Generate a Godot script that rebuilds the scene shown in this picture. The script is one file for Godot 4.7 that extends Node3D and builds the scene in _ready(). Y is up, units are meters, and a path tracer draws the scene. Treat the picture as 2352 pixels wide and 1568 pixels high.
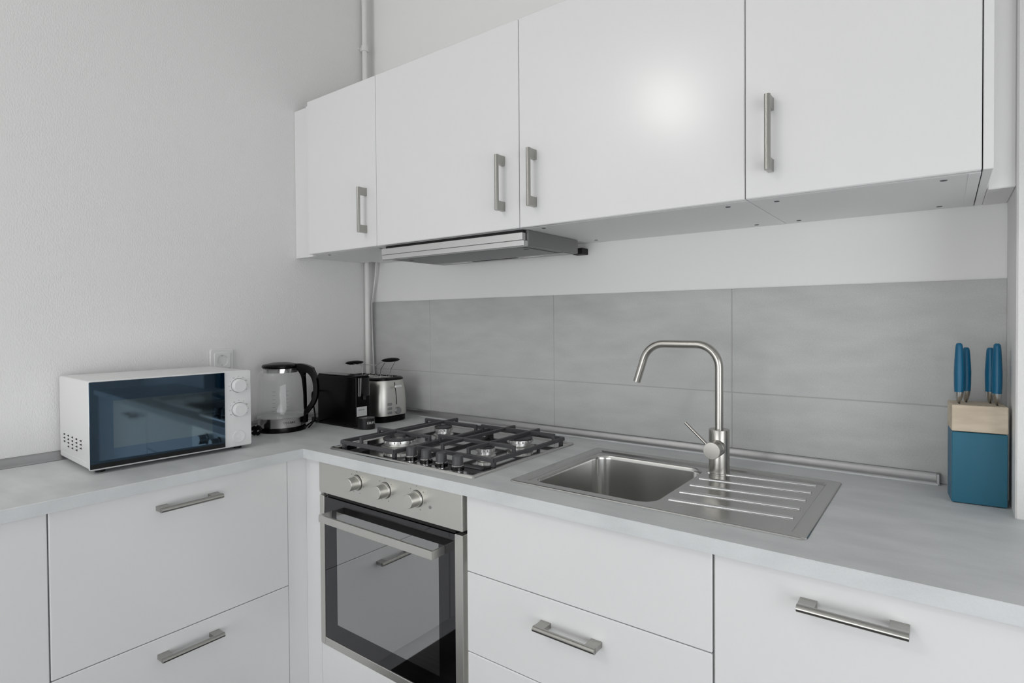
extends Node3D

# ---------------------------------------------------------------- helpers
var T := Transform3D.IDENTITY          # where the shapes being built are put
var taken := {}
var M := {}

func S() -> SurfaceTool:
	var st := SurfaceTool.new()
	st.begin(Mesh.PRIMITIVE_TRIANGLES)
	st.set_smooth_group(-1)
	return st

func pv(st: SurfaceTool, v: Vector3) -> void:
	st.add_vertex(T * v)

# a flat convex face, turned away from cen
func face(st: SurfaceTool, p: Array, cen: Vector3) -> void:
	var n: Vector3 = (p[1] - p[0]).cross(p[2] - p[0])
	var mid := Vector3.ZERO
	for q in p:
		mid += q
	mid /= p.size()
	var flip: bool = n.dot(mid - cen) < 0.0
	for k in range(1, p.size() - 1):
		pv(st, p[0])
		if flip:
			pv(st, p[k]); pv(st, p[k + 1])
		else:
			pv(st, p[k + 1]); pv(st, p[k])

# box with chamfered edges
func bx(st: SurfaceTool, x0: float, x1: float, y0: float, y1: float, z0: float, z1: float, b := 0.001) -> void:
	var c := Vector3(x0 + x1, y0 + y1, z0 + z1) / 2.0
	var h := Vector3(absf(x1 - x0), absf(y1 - y0), absf(z1 - z0)) / 2.0
	b = minf(b, minf(h.x, minf(h.y, h.z)) * 0.9)
	var k := h - Vector3(b, b, b)
	st.set_smooth_group(-1)
	for s in [-1.0, 1.0]:
		face(st, [c + Vector3(s * h.x, -k.y, -k.z), c + Vector3(s * h.x, k.y, -k.z), c + Vector3(s * h.x, k.y, k.z), c + Vector3(s * h.x, -k.y, k.z)], c)
		face(st, [c + Vector3(-k.x, s * h.y, -k.z), c + Vector3(k.x, s * h.y, -k.z), c + Vector3(k.x, s * h.y, k.z), c + Vector3(-k.x, s * h.y, k.z)], c)
		face(st, [c + Vector3(-k.x, -k.y, s * h.z), c + Vector3(k.x, -k.y, s * h.z), c + Vector3(k.x, k.y, s * h.z), c + Vector3(-k.x, k.y, s * h.z)], c)
	if b <= 0.00001:
		return
	for s in [-1.0, 1.0]:
		for t in [-1.0, 1.0]:
			face(st, [c + Vector3(-k.x, s * h.y, t * k.z), c + Vector3(k.x, s * h.y, t * k.z), c + Vector3(k.x, s * k.y, t * h.z), c + Vector3(-k.x, s * k.y, t * h.z)], c)
			face(st, [c + Vector3(s * h.x, -k.y, t * k.z), c + Vector3(s * h.x, k.y, t * k.z), c + Vector3(s * k.x, k.y, t * h.z), c + Vector3(s * k.x, -k.y, t * h.z)], c)
			face(st, [c + Vector3(s * h.x, t * k.y, -k.z), c + Vector3(s * h.x, t * k.y, k.z), c + Vector3(s * k.x, t * h.y, k.z), c + Vector3(s * k.x, t * h.y, -k.z)], c)
			for u in [-1.0, 1.0]:
				face(st, [c + Vector3(s * h.x, t * k.y, u * k.z), c + Vector3(s * k.x, t * h.y, u * k.z), c + Vector3(s * k.x, t * k.y, u * h.z)], c)

# a band of quads between two closed loops with as many points; out: sample points lie on this side's back
func band(st: SurfaceTool, a: Array, b: Array, group: int, inside := false) -> void:
	st.set_smooth_group(group)
	var n := a.size()
	for i in n:
		var j := (i + 1) % n
		var q := [a[i], a[j], b[j], b[i]]
		if inside:
			q = [a[i], b[i], b[j], a[j]]
		# q is counter-clockwise seen from outside when the loop runs counter-clockwise seen from above and a lies below b
		for v in [q[0], q[2], q[1], q[0], q[3], q[2]]:
			pv(st, v)

func cap(st: SurfaceTool, loop: Array, up: bool) -> void:
	st.set_smooth_group(-1)
	var c := Vector3.ZERO
	for v in loop:
		c += v
	c /= loop.size()
	for i in loop.size():
		var a: Vector3 = loop[i]
		var b: Vector3 = loop[(i + 1) % loop.size()]
		var q := [c, b, a] if up else [c, a, b]
		for v in q:
			pv(st, v)

# rounded rectangle in the xz plane, counter-clockwise seen from above
func rrect(x0: float, x1: float, z0: float, z1: float, r: float, y: float, n := 5) -> Array:
	var o := []
	var cs := [[x1 - r, z0 + r, -PI / 2], [x0 + r, z0 + r, -PI], [x0 + r, z1 - r, -1.5 * PI], [x1 - r, z1 - r, -2.0 * PI]]
	for c in cs:
		for k in n + 1:
			# run from angle a+90 down so that the whole loop turns one way
			var a: float = c[2] + PI / 2 - k * (PI / 2) / n
			o.append(Vector3(c[0] + r * cos(a), y, c[1] + r * sin(a)))
	return o

# upright block with rounded vertical edges and chamfered ends
func rblock(st: SurfaceTool, x0: float, x1: float, y0: float, y1: float, z0: float, z1: float, r: float, b := 0.002, n := 5) -> void:
	var l0 := rrect(x0 + b, x1 - b, z0 + b, z1 - b, maxf(r - b, 0.0005), y0, n)
	var l1 := rrect(x0, x1, z0, z1, r, y0 + b, n)
	var l2 := rrect(x0, x1, z0, z1, r, y1 - b, n)
	var l3 := rrect(x0 + b, x1 - b, z0 + b, z1 - b, maxf(r - b, 0.0005), y1, n)
	band(st, l0, l1, 1)
	band(st, l1, l2, 2)
	band(st, l2, l3, 3)
	cap(st, l0, false)
	cap(st, l3, true)

func ring(cx: float, cz: float, r: float, y: float, n: int) -> Array:
	var o := []
	for k in n:
		var a := -TAU * k / n
		o.append(Vector3(cx + r * cos(a), y, cz + r * sin(a)))
	return o

# turned shape; profile of (radius, height) from the bottom up
func lathe(st: SurfaceTool, prof: Array, cx: float, cz: float, n := 32, caps := true) -> void:
	var group := 1
	for k in range(prof.size() - 1):
		if k > 0:
			var d0: Vector2 = (prof[k] - prof[k - 1]).normalized()
			var d1: Vector2 = (prof[k + 1] - prof[k]).normalized()
			if d0.dot(d1) < 0.8:
				group += 1
		band(st, ring(cx, cz, maxf(prof[k].x, 0.00001), prof[k].y, n), ring(cx, cz, maxf(prof[k + 1].x, 0.00001), prof[k + 1].y, n), group)
	if caps:
		cap(st, ring(cx, cz, maxf(prof[0].x, 0.00001), prof[0].y, n), false)
		var e: Vector2 = prof[prof.size() - 1]
		cap(st, ring(cx, cz, maxf(e.x, 0.00001), e.y, n), true)

# round bar along a path
func tube(st: SurfaceTool, pts: Array, r: float, n := 12, caps := true, r2 := -1.0) -> void:
	var m := pts.size()
	var d: Vector3 = (pts[1] - pts[0]).normalized()
	var u := d.cross(Vector3.UP)
	if u.length() < 0.05:
		u = d.cross(Vector3.RIGHT)
	u = u.normalized()
	var prev := []
	for i in m:
		var t: Vector3
		if i == 0:
			t = d
		elif i == m - 1:
			t = (pts[m - 1] - pts[m - 2]).normalized()
		else:
			t = ((pts[i + 1] - pts[i]).normalized() + (pts[i] - pts[i - 1]).normalized()).normalized()
		u = (u - t * u.dot(t)).normalized()
		var w := t.cross(u)
		var rr: float = r if r2 < 0 else lerpf(r, r2, float(i) / (m - 1))
		var loop := []
		for k in n:
			var a := TAU * k / n
			loop.append(pts[i] + (u * cos(a) + w * sin(a)) * rr)
		if i > 0:
			band(st, prev, loop, 1)
		if caps and i == 0:
			cap2(st, loop, -t)
		if caps and i == m - 1:
			cap2(st, loop, t)
		prev = loop

func cap2(st: SurfaceTool, loop: Array, dir: Vector3) -> void:
	var c := Vector3.ZERO
	for v in loop:
		c += v
	c /= loop.size()
	st.set_smooth_group(-1)
	face(st, loop, c - dir)

# closed strip: a flat polygon (in the plane of u and v) pushed along w
func prism(st: SurfaceTool, poly: Array, o: Vector3, u: Vector3, v: Vector3, w: Vector3, smooth := false) -> void:
	var a := []
	var b := []
	for p in poly:
		a.append(o + u * p.x + v * p.y)
		b.append(o + u * p.x + v * p.y + w)
	var cen := Vector3.ZERO
	for p in a:
		cen += p
	cen = cen / a.size() + w * 0.5
	var pk := PackedVector2Array()
	for p in poly:
		pk.append(p)
	var ids := Geometry2D.triangulate_polygon(pk)
	st.set_smooth_group(-1)
	for k in range(0, ids.size(), 3):
		face(st, [a[ids[k]], a[ids[k + 1]], a[ids[k + 2]]], cen)
		face(st, [b[ids[k]], b[ids[k + 1]], b[ids[k + 2]]], cen)
	# sides: outward by the polygon's own turning
	var area := 0.0
	for i in poly.size():
		var p: Vector2 = poly[i]
		var q: Vector2 = poly[(i + 1) % poly.size()]
		area += p.x * q.y - q.x * p.y
	st.set_smooth_group(1 if smooth else -1)
	for i in poly.size():
		var j := (i + 1) % poly.size()
		var e: Vector2 = poly[j] - poly[i]
		var nn := Vector2(e.y, -e.x) * signf(area)
		var n3 := u * nn.x + v * nn.y
		var mid: Vector3 = (a[i] + b[j]) / 2.0
		var q4 := [a[i], a[j], b[j], b[i]]
		var gn: Vector3 = (q4[1] - q4[0]).cross(q4[2] - q4[0])
		if gn.dot(n3) < 0:
			q4 = [a[i], b[i], b[j], a[j]]
		for vv in [q4[0], q4[2], q4[1], q4[0], q4[3], q4[2]]:
			pv(st, vv)

func arc(c: Vector3, u: Vector3, v: Vector3, r: float, a0: float, a1: float, n: int) -> Array:
	var o := []
	for k in n + 1:
		var a := lerpf(a0, a1, float(k) / n)
		o.append(c + u * r * cos(a) + v * r * sin(a))
	return o

func numbered(called: String) -> String:
	if not taken.has(called):
		taken[called] = 0
		return called
	taken[called] += 1
	return "%s_%03d" % [called, taken[called]]

func obj(called: String, st: SurfaceTool, m: Material, parent: Node = null) -> MeshInstance3D:
	st.generate_normals()
	var o := MeshInstance3D.new()
	o.mesh = st.commit()
	o.material_override = m
	if parent == null:
		o.name = numbered(called)
		add_child(o)
	else:
		o.name = called
		parent.add_child(o, true)
	return o

func thing(called: String, label: String, category: String, at := Vector3.ZERO, turn := 0.0, group := "") -> Node3D:
	var o := Node3D.new()
	o.name = numbered(called)
	add_child(o)
	o.position = at
	o.rotation.y = turn
	tag(o, label, category, group)
	return o

func tag(o: Node3D, label: String, category: String, group := "") -> void:
	o.set_meta("label", label)
	o.set_meta("category", category)
	if group != "":
		o.set_meta("group", group)

func structure(called: String, st: SurfaceTool, m: Material, label: String) -> MeshInstance3D:
	var o := obj(called, st, m)
	o.set_meta("kind", "structure")
	o.set_meta("label", label)
	o.set_meta("category", called.split("_")[0])
	return o

func box_part(called: String, parent: Node, m: Material, x0: float, x1: float, y0: float, y1: float, z0: float, z1: float, b := 0.001) -> MeshInstance3D:
	var st := S()
	bx(st, x0, x1, y0, y1, z0, z1, b)
	return obj(called, st, m, parent)

func mat(c: Color, rough: float, metal := 0.0, spec := 0.5) -> StandardMaterial3D:
	var m := StandardMaterial3D.new()
	m.albedo_color = c
	m.roughness = rough
	m.metallic = metal
	m.metallic_specular = spec
	return m

func noise_image(size: int, freq: float, seed_: int, octaves := 4, sx := 1.0, sy := 1.0) -> Image:
	# tiling value noise in 0..1, stretched by sx and sy
	var f := FastNoiseLite.new()
	f.seed = seed_
	f.noise_type = FastNoiseLite.TYPE_SIMPLEX_SMOOTH
	f.frequency = freq
	f.fractal_type = FastNoiseLite.FRACTAL_FBM
	f.fractal_octaves = octaves
	var im := Image.create(size, size, false, Image.FORMAT_L8)
	var bl := size / 4
	for y in size:
		for x in size:
			var a := f.get_noise_2d(x * sx, y * sy)
			# cross-fade at the borders so that the picture tiles
			if x < bl:
				a = lerpf(f.get_noise_2d((x + size) * sx, y * sy), a, float(x) / bl)
			if y < bl:
				var b := f.get_noise_2d(x * sx, (y + size) * sy)
				if x < bl:
					b = lerpf(f.get_noise_2d((x + size) * sx, (y + size) * sy), b, float(x) / bl)
				a = lerpf(b, a, float(y) / bl)
			var g := clampf(0.5 + a * 0.7, 0.0, 1.0)
			im.set_pixel(x, y, Color(g, g, g))
	return im

func tinted(im: Image, fine: Image, share: float, c0: Color, c1: Color) -> ImageTexture:
	var n := im.get_width()
	var o := Image.create(n, n, false, Image.FORMAT_RGB8)
	for y in n:
		for x in n:
			var g := lerpf(im.get_pixel(x, y).r, fine.get_pixel(x, y).r, share)
			o.set_pixel(x, y, c0.lerp(c1, clampf((g - 0.5) * 1.6 + 0.5, 0.0, 1.0)))
	return ImageTexture.create_from_image(o)

func triplanar(m: StandardMaterial3D, scale: Vector3) -> void:
	m.uv1_triplanar = true
	m.uv1_world_triplanar = true
	m.uv1_scale = scale
	m.uv1_triplanar_sharpness = 8.0

func make_materials() -> void:
	M.cabinet = mat(Color(0.885, 0.885, 0.885), 0.2)
	M.carcass = mat(Color(0.915, 0.915, 0.915), 0.45)
	M.gap = mat(Color(0.45, 0.45, 0.46), 0.8)
	M.plaster = mat(Color(0.925, 0.925, 0.92), 0.9)
	M.ceiling = mat(Color(0.9, 0.9, 0.895), 0.9)
	var bump := noise_image(512, 0.09, 11, 4, 1.0, 0.5)
	M.woodchip = mat(Color(0.89, 0.89, 0.885), 0.85)
	M.woodchip.heightmap_enabled = true
	M.woodchip.heightmap_texture = ImageTexture.create_from_image(bump)
	M.woodchip.heightmap_scale = 0.055
	triplanar(M.woodchip, Vector3(4.0, 4.0, 4.0))
	var coarse := noise_image(512, 0.014, 5, 6, 0.5, 1.5)
	var fine := noise_image(512, 0.4, 6, 2, 0.8, 1.0)
	M.tile = mat(Color.WHITE, 0.55)
	M.tile.albedo_texture = tinted(coarse, fine, 0.5, Color(0.685, 0.69, 0.687), Color(0.745, 0.75, 0.747))
	triplanar(M.tile, Vector3(1.5, 1.7, 1.5))
	M.grout = mat(Color(0.66, 0.66, 0.655), 0.95)
	M.counter = mat(Color.WHITE, 0.5)
	var coarse2 := noise_image(512, 0.014, 9, 5, 0.5, 1.3)
	M.counter.albedo_texture = tinted(coarse2, fine, 0.22, Color(0.78, 0.789, 0.794), Color(0.838, 0.846, 0.85))
	triplanar(M.counter, Vector3(1.3, 1.3, 1.3))
	M.steel = mat(Color(0.775, 0.773, 0.765), 0.2, 1.0)
	M.steel_soft = mat(Color(0.86, 0.855, 0.835), 0.4, 1.0)
	M.chrome = mat(Color(0.86, 0.86, 0.86), 0.08, 1.0)
	M.hob_steel = mat(Color(0.74, 0.74, 0.74), 0.07, 1.0)
	M.alu = mat(Color(0.66, 0.66, 0.665), 0.42, 1.0)
	M.iron = mat(Color(0.27, 0.27, 0.28), 0.45)
	M.burner = mat(Color(0.86, 0.86, 0.85), 0.3, 1.0)
	M.hood_front = mat(Color(0.83, 0.83, 0.83), 0.42, 1.0)
	M.tap = mat(Color(0.72, 0.71, 0.69), 0.27, 1.0)
	M.handle = mat(Color(0.66, 0.655, 0.64), 0.3, 1.0)
	M.filter = mat(Color(0.56, 0.56, 0.56), 0.5, 1.0)
	M.black = mat(Color(0.01, 0.01, 0.012), 0.25, 0.0, 0.3)
	M.black_gloss = mat(Color(0.008, 0.008, 0.01), 0.06)
	M.black_matt = mat(Color(0.02, 0.02, 0.022), 0.6)
	M.white_plastic = mat(Color(0.88, 0.88, 0.88), 0.3)
	M.white_paint = mat(Color(0.87, 0.87, 0.86), 0.35)
	M.socket_hole = mat(Color(0.1, 0.1, 0.1), 0.7)
	M.grey_print = mat(Color(0.5, 0.5, 0.5), 0.6)
	M.blue = mat(Color(0.0, 0.36, 0.50), 0.4)
	M.blue_panel = mat(Color(0.16, 0.40, 0.49), 0.22)
	var wg := noise_image(256, 0.02, 21, 4, 0.35, 1.6)
	M.wood = mat(Color.WHITE, 0.55)
	M.wood.albedo_texture = tinted(wg, wg, 0.0, Color(0.74, 0.68, 0.60), Color(0.82, 0.765, 0.69))
	triplanar(M.wood, Vector3(4, 4, 4))
	var fg := noise_image(512, 0.02, 31, 5, 0.12, 2.4)
	M.floor = mat(Color.WHITE, 0.35)
	M.floor.albedo_texture = tinted(fg, fg, 0.0, Color(0.05, 0.045, 0.045), Color(0.16, 0.145, 0.14))
	triplanar(M.floor, Vector3(1.2, 1.2, 1.2))
	M.glass = mat(Color(0.93, 0.95, 0.95, 0.05), 0.02)
	M.glass.transparency = BaseMaterial3D.TRANSPARENCY_ALPHA
	M.glass.metallic_specular = 0.7
	M.pane = mat(Color(0.95, 0.97, 1.0, 0.06), 0.01)
	M.pane.transparency = BaseMaterial3D.TRANSPARENCY_ALPHA
	# mirror-coated appliance glass
	M.oven_border = mat(Color(0.36, 0.36, 0.37), 0.03, 1.0)
	M.oven_window = mat(Color(0.72, 0.72, 0.72, 0.86), 0.03, 1.0)
	M.oven_window.transparency = BaseMaterial3D.TRANSPARENCY_ALPHA
	M.mw_glass = mat(Color(0.25, 0.31, 0.365), 0.03, 1.0)
	M.mw_window = mat(Color(0.31, 0.36, 0.39), 0.05, 1.0)
	M.lamp = mat(Color(1, 1, 1), 0.5)
	M.lamp.emission_enabled = true
	M.lamp.emission = Color(1.0, 0.99, 0.97)
	M.lamp.emission_energy_multiplier = 3.0

# ---------------------------------------------------------------- the scene
const YC := 0.91           # worktop
const YU := 1.552          # underside of the wall cupboards
const YT := 2.1225         # their top
const ZU := 0.386          # their door fronts
const ZF := 0.618          # base cabinet fronts of the run under the tiles
const XF := 0.443          # base cabinet fronts of the run along the left wall

func _ready() -> void:
	set_camera()
	set_light()
	make_materials()
	build_room()
	build_worktop()
	build_base_cabinets()
	build_oven()
	build_wall_cupboards()
	build_hood()
	build_backsplash()
	build_sink()
	build_faucet()
	build_hob()
	build_microwave()
	build_kettle()
	build_coffee_machine()
	build_toaster()
	build_knife_block()
	build_wall_fittings()
	build_cables()

func set_camera() -> void:
	var f := 1316.394
	var yaw := deg_to_rad(36.0749)
	var pit := deg_to_rad(-0.84439)
	var rol := deg_to_rad(-0.3833)
	var fw := Vector3(-sin(yaw) * cos(pit), sin(pit), -cos(yaw) * cos(pit))
	var r := fw.cross(Vector3.UP).normalized()
	var u := r.cross(fw)
	var r2 := r * cos(rol) + u * sin(rol)
	var u2 := -r * sin(rol) + u * cos(rol)
	var cam := Camera3D.new()
	cam.name = "camera"
	add_child(cam)
	cam.transform = Transform3D(Basis(r2, u2, -fw), Vector3(2.05329, 1.29797, 1.64505))
	cam.projection = Camera3D.PROJECTION_FRUSTUM
	cam.near = 0.05
	cam.far = 60.0
	cam.size = 2.0 * 784.0 / f * cam.near
	cam.frustum_offset = Vector2(-38.12, -28.53) / f * cam.near
	cam.current = true

func set_light() -> void:
	var we := WorldEnvironment.new()
	we.name = "environment"
	var e := Environment.new()
	e.background_mode = Environment.BG_SKY
	var sm := ProceduralSkyMaterial.new()
	sm.sky_top_color = Color(0.72, 0.80, 0.90)
	sm.sky_horizon_color = Color(0.86, 0.90, 0.94)
	sm.ground_bottom_color = Color(0.42, 0.43, 0.44)
	sm.ground_horizon_color = Color(0.80, 0.83, 0.86)
	var sky := Sky.new()
	sky.sky_material = sm
	e.sky = sky
	e.tonemap_mode = Environment.TONE_MAPPER_LINEAR
	e.tonemap_exposure = 0.385
	e.sdfgi_enabled = true
	e.ssao_enabled = true
	e.ssil_enabled = true
	we.environment = e
	add_child(we)
	# daylight of the overcast sky, let in by the balcony window behind the camera; the side light is fill, sent through an added window on the right
	daylight("balcony_daylight", Vector2(2.0, 1.65), Vector3(1.3, 0.875, RZ + 0.04), 0.0, 9.0)
	daylight("side_fill_light", Vector2(2.0, 1.65), Vector3(RX + 0.04, 0.925, 1.9), PI / 2, 6.6)

func daylight(called: String, size: Vector2, at: Vector3, turn: float, energy: float) -> void:
	var a := AreaLight3D.new()
	a.name = called
	a.area_size = size
	a.light_energy = energy
	a.light_color = Color(0.985, 0.993, 1.0)
	a.shadow_enabled = true
	a.area_range = 12.0
	a.position = at
	a.rotation.y = turn
	add_child(a)

func lamp_light(parent: Node3D, at: Vector3) -> void:
	var l := OmniLight3D.new()
	l.name = "ceiling_lamp_light"
	l.light_energy = 1.3
	l.light_color = Color(1.0, 0.99, 0.97)
	l.light_size = 0.12
	l.omni_range = 12.0
	l.omni_attenuation = 2.0
	l.shadow_enabled = true
	parent.add_child(l)
	l.position = at

# ---------------------------------------------------------------- room
const RX := 3.4
const RZ := 3.9
const RY := 2.95

func build_room() -> void:
	var st := S()
	bx(st, -0.15, 0.0, -0.1, RY + 0.1, -0.16, RZ + 0.15, 0.0)
	structure("wall_left", st, M.woodchip, "white wall with rough woodchip paper behind the microwave")
	st = S()
	bx(st, 0.0, RX, -0.1, RY + 0.1, -0.16, -0.008, 0.0)
	structure("wall_back", st, M.plaster, "smooth white wall above the grey tiles")
	st = S()
	bx(st, 2.162, RX, -0.1, RY + 0.1, -0.008, 0.204, 0.003)
	structure("wall_pier", st, M.woodchip, "white wall projecting beside the knife block")
	st = S()
	bx(st, 2.1185, 2.162, YU - 0.001, RY, -0.008, 0.19, 0.002)
	structure("trim_1", st, M.plaster, "plastered boxing between cupboard end panel and wall corner")
	# wall on the right, with an unseen window added to brighten the left wall
	st = S()
	var vz0 := 0.9; var vz1 := 2.9; var vy0 := 0.1; var vy1 := 1.75
	bx(st, RX, RX + 0.15, -0.1, RY + 0.1, -0.16, vz0, 0.0)
	bx(st, RX, RX + 0.15, -0.1, RY + 0.1, vz1, RZ + 0.15, 0.0)
	bx(st, RX, RX + 0.15, -0.1, vy0, vz0, vz1, 0.0)
	bx(st, RX, RX + 0.15, vy1, RY + 0.1, vz0, vz1, 0.0)
	structure("wall_right", st, M.plaster, "white wall opposite the microwave")
	st = S()
	bx(st, RX + 0.05, RX + 0.1, vy0, vy0 + 0.05, vz0, vz1, 0.004)
	bx(st, RX + 0.05, RX + 0.1, vy1 - 0.05, vy1, vz0, vz1, 0.004)
	for z in [vz0, vz1 - 0.05]:
		bx(st, RX + 0.05, RX + 0.1, vy0 + 0.05, vy1 - 0.05, z, z + 0.05, 0.004)
	var w := structure("window_added_2", st, M.white_paint, "white framed window out of view, added to light the wall behind the microwave")
	st = S()
	bx(st, RX + 0.072, RX + 0.078, vy0 + 0.04, vy1 - 0.04, vz0 + 0.04, vz1 - 0.04, 0.0)
	obj("pane", st, M.pane, w)
	# wall behind the camera with its balcony window
	st = S()
	var wx0 := 0.3; var wx1 := 2.3; var wy0 := 0.05; var wy1 := 1.7
	bx(st, 0.0, wx0, 0.0, RY, RZ, RZ + 0.15, 0.0)
	bx(st, wx1, RX, 0.0, RY, RZ, RZ + 0.15, 0.0)
	bx(st, wx0, wx1, 0.0, wy0, RZ, RZ + 0.15, 0.0)
	bx(st, wx0, wx1, wy1, RY, RZ, RZ + 0.15, 0.0)
	structure("wall_front", st, M.plaster, "white window wall facing the kitchen run")
	st = S()
	bx(st, wx0, wx1, wy0, wy0 + 0.05, RZ + 0.05, RZ + 0.1, 0.004)
	bx(st, wx0, wx1, wy1 - 0.05, wy1, RZ + 0.05, RZ + 0.1, 0.004)
	for x in [wx0, (wx0 + wx1) / 2 - 0.03, wx1 - 0.06]:
		bx(st, x, x + 0.06, wy0 + 0.05, wy1 - 0.05, RZ + 0.05, RZ + 0.1, 0.004)
	w = structure("window_1", st, M.white_paint, "tall white framed balcony window letting in daylight")
	st = S()
	bx(st, wx0 + 0.05, wx1 - 0.05, wy0 + 0.04, wy1 - 0.04, RZ + 0.072, RZ + 0.078, 0.0)
	obj("pane", st, M.pane, w)
	st = S()
	bx(st, 0.0, RX, -0.1, 0.0, -0.008, RZ, 0.0)
	structure("floor", st, M.floor, "dark brown wooden floor")
	st = S()
	bx(st, 0.0, RX, RY, RY + 0.1, -0.008, RZ, 0.0)
	structure("ceiling", st, M.ceiling, "white ceiling")
	var t := thing("ceiling_lamp", "white opal globe lamp under the ceiling", "lamp", Vector3(0.52, 0, 2.9))
	st = S()
	var prof := []
	for k in 17:
		var a := -PI / 2 + PI * k / 16.0
		prof.append(Vector2(0.12 * cos(a), 2.77 + 0.12 * sin(a)))
	lathe(st, prof, 0, 0, 28, false)
	obj("globe", st, M.lamp, t)
	st = S()
	lathe(st, [Vector2(0.05, 2.888), Vector2(0.06, 2.92), Vector2(0.06, 2.949)], 0, 0, 24)
	obj("mount", st, M.white_paint, t)
	lamp_light(t, Vector3(0, 2.77, 0))

# ---------------------------------------------------------------- worktop
const CX := 0.462     # front edge of the run along the left wall
const CZ := 0.6375    # front edge of the run under the tiles
const CT := 0.882

func build_worktop() -> void:
	var t := thing("worktop", "light grey concrete-look laminate worktop running round the corner", "worktop")
	# slab with openings for the hob and the sink
	var xs := [0.0, CX - 0.001, 0.56, 1.09, 1.225, 1.84, 2.162, 2.62]
	var zs := [0.0, 0.15, 0.205, 0.53, 0.56, CZ - 0.001, 2.3]
	var solid := func(i: int, j: int) -> bool:
		if i < 0 or j < 0 or i >= xs.size() - 1 or j >= zs.size() - 1:
			return false
		var x: float = (xs[i] + xs[i + 1]) / 2.0
		var z: float = (zs[j] + zs[j + 1]) / 2.0
		if x > CX and z > CZ:
			return false
		if x > 2.162 and z < 0.204:
			return false
		if x > 0.56 and x < 1.09 and z > 0.15 and z < 0.56:
			return false
		if x > 1.225 and x < 1.84 and z > 0.15 and z < 0.53:
			return false
		return true
	var st := S()
	for i in xs.size() - 1:
		for j in zs.size() - 1:
			if not solid.call(i, j):
				continue
			var x0: float = xs[i]; var x1: float = xs[i + 1]; var z0: float = zs[j]; var z1: float = zs[j + 1]
			var c := Vector3((x0 + x1) / 2, (YC + CT) / 2, (z0 + z1) / 2)
			face(st, [Vector3(x0, YC, z0), Vector3(x1, YC, z0), Vector3(x1, YC, z1), Vector3(x0, YC, z1)], c)
			face(st, [Vector3(x0, CT, z0), Vector3(x1, CT, z0), Vector3(x1, CT, z1), Vector3(x0, CT, z1)], c)
			if not solid.call(i - 1, j):
				face(st, [Vector3(x0, CT, z0), Vector3(x0, YC, z0), Vector3(x0, YC, z1), Vector3(x0, CT, z1)], c)
			if not solid.call(i + 1, j):
				face(st, [Vector3(x1, CT, z0), Vector3(x1, YC, z0), Vector3(x1, YC, z1), Vector3(x1, CT, z1)], c)
			if not solid.call(i, j - 1):
				face(st, [Vector3(x0, CT, z0), Vector3(x0, YC, z0), Vector3(x1, YC, z0), Vector3(x1, CT, z0)], c)
			if not solid.call(i, j + 1):
				face(st, [Vector3(x0, CT, z1), Vector3(x0, YC, z1), Vector3(x1, YC, z1), Vector3(x1, CT, z1)], c)
	obj("slab", st, M.counter, t)
	# front edges with a fine chamfer
	st = S()
	var e := 0.0012
	var prof := [Vector2(-0.001, CT), Vector2(0.001, CT), Vector2(0.001, YC - e), Vector2(0.001 - e, YC + 0.0001), Vector2(-0.001, YC + 0.0001)]
	prism(st, prof, Vector3(CX, 0, CZ), Vector3(0, 0, 1), Vector3.UP, Vector3(2.62 - CX, 0, 0))
	obj("edge_band", st, M.counter, t)
	st = S()
	prism(st, prof, Vector3(CX, 0, CZ), Vector3(1, 0, 0), Vector3.UP, Vector3(0, 0, 2.3 - CZ))
	obj("edge_band", st, M.counter, t)
	# sealing profiles where the worktop meets the walls
	var sp := [Vector2(0, 0), Vector2(0.018, 0), Vector2(0.018, 0.003), Vector2(0.0125, 0.0065), Vector2(0.0085, 0.012), Vector2(0.006, 0.0185), Vector2(0.004, 0.0245), Vector2(0, 0.0255)]
	var b := thing("sealing_strip", "grey metal-look sealing strip between worktop and grey tiles", "trim", Vector3(0, YC, 0), 0, "worktop sealing strips")
	st = S()
	prism(st, sp, Vector3(0.02, 0, 0.0015), Vector3(0, 0, 1), Vector3.UP, Vector3(2.018, 0, 0), true)
	obj("profile", st, M.alu, b)
	st = S()
	bx(st, 0.02, 2.04, 0.0, 0.0035, 0.0185, 0.0225, 0.0008)
	obj("lip", st, M.counter, b)
	st = S()
	bx(st, 2.036, 2.043, 0.0, 0.026, 0.0015, 0.02, 0.001)
	obj("end_cap", st, M.alu, b)
	b = thing("sealing_strip", "grey metal-look sealing strip between worktop and white woodchip wall", "trim", Vector3(0, YC, 0), 0, "worktop sealing strips")
	st = S()
	prism(st, sp, Vector3(0.0005, 0, 0.022), Vector3(1, 0, 0), Vector3.UP, Vector3(0, 0, 2.27), true)
	obj("profile", st, M.alu, b)

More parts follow.
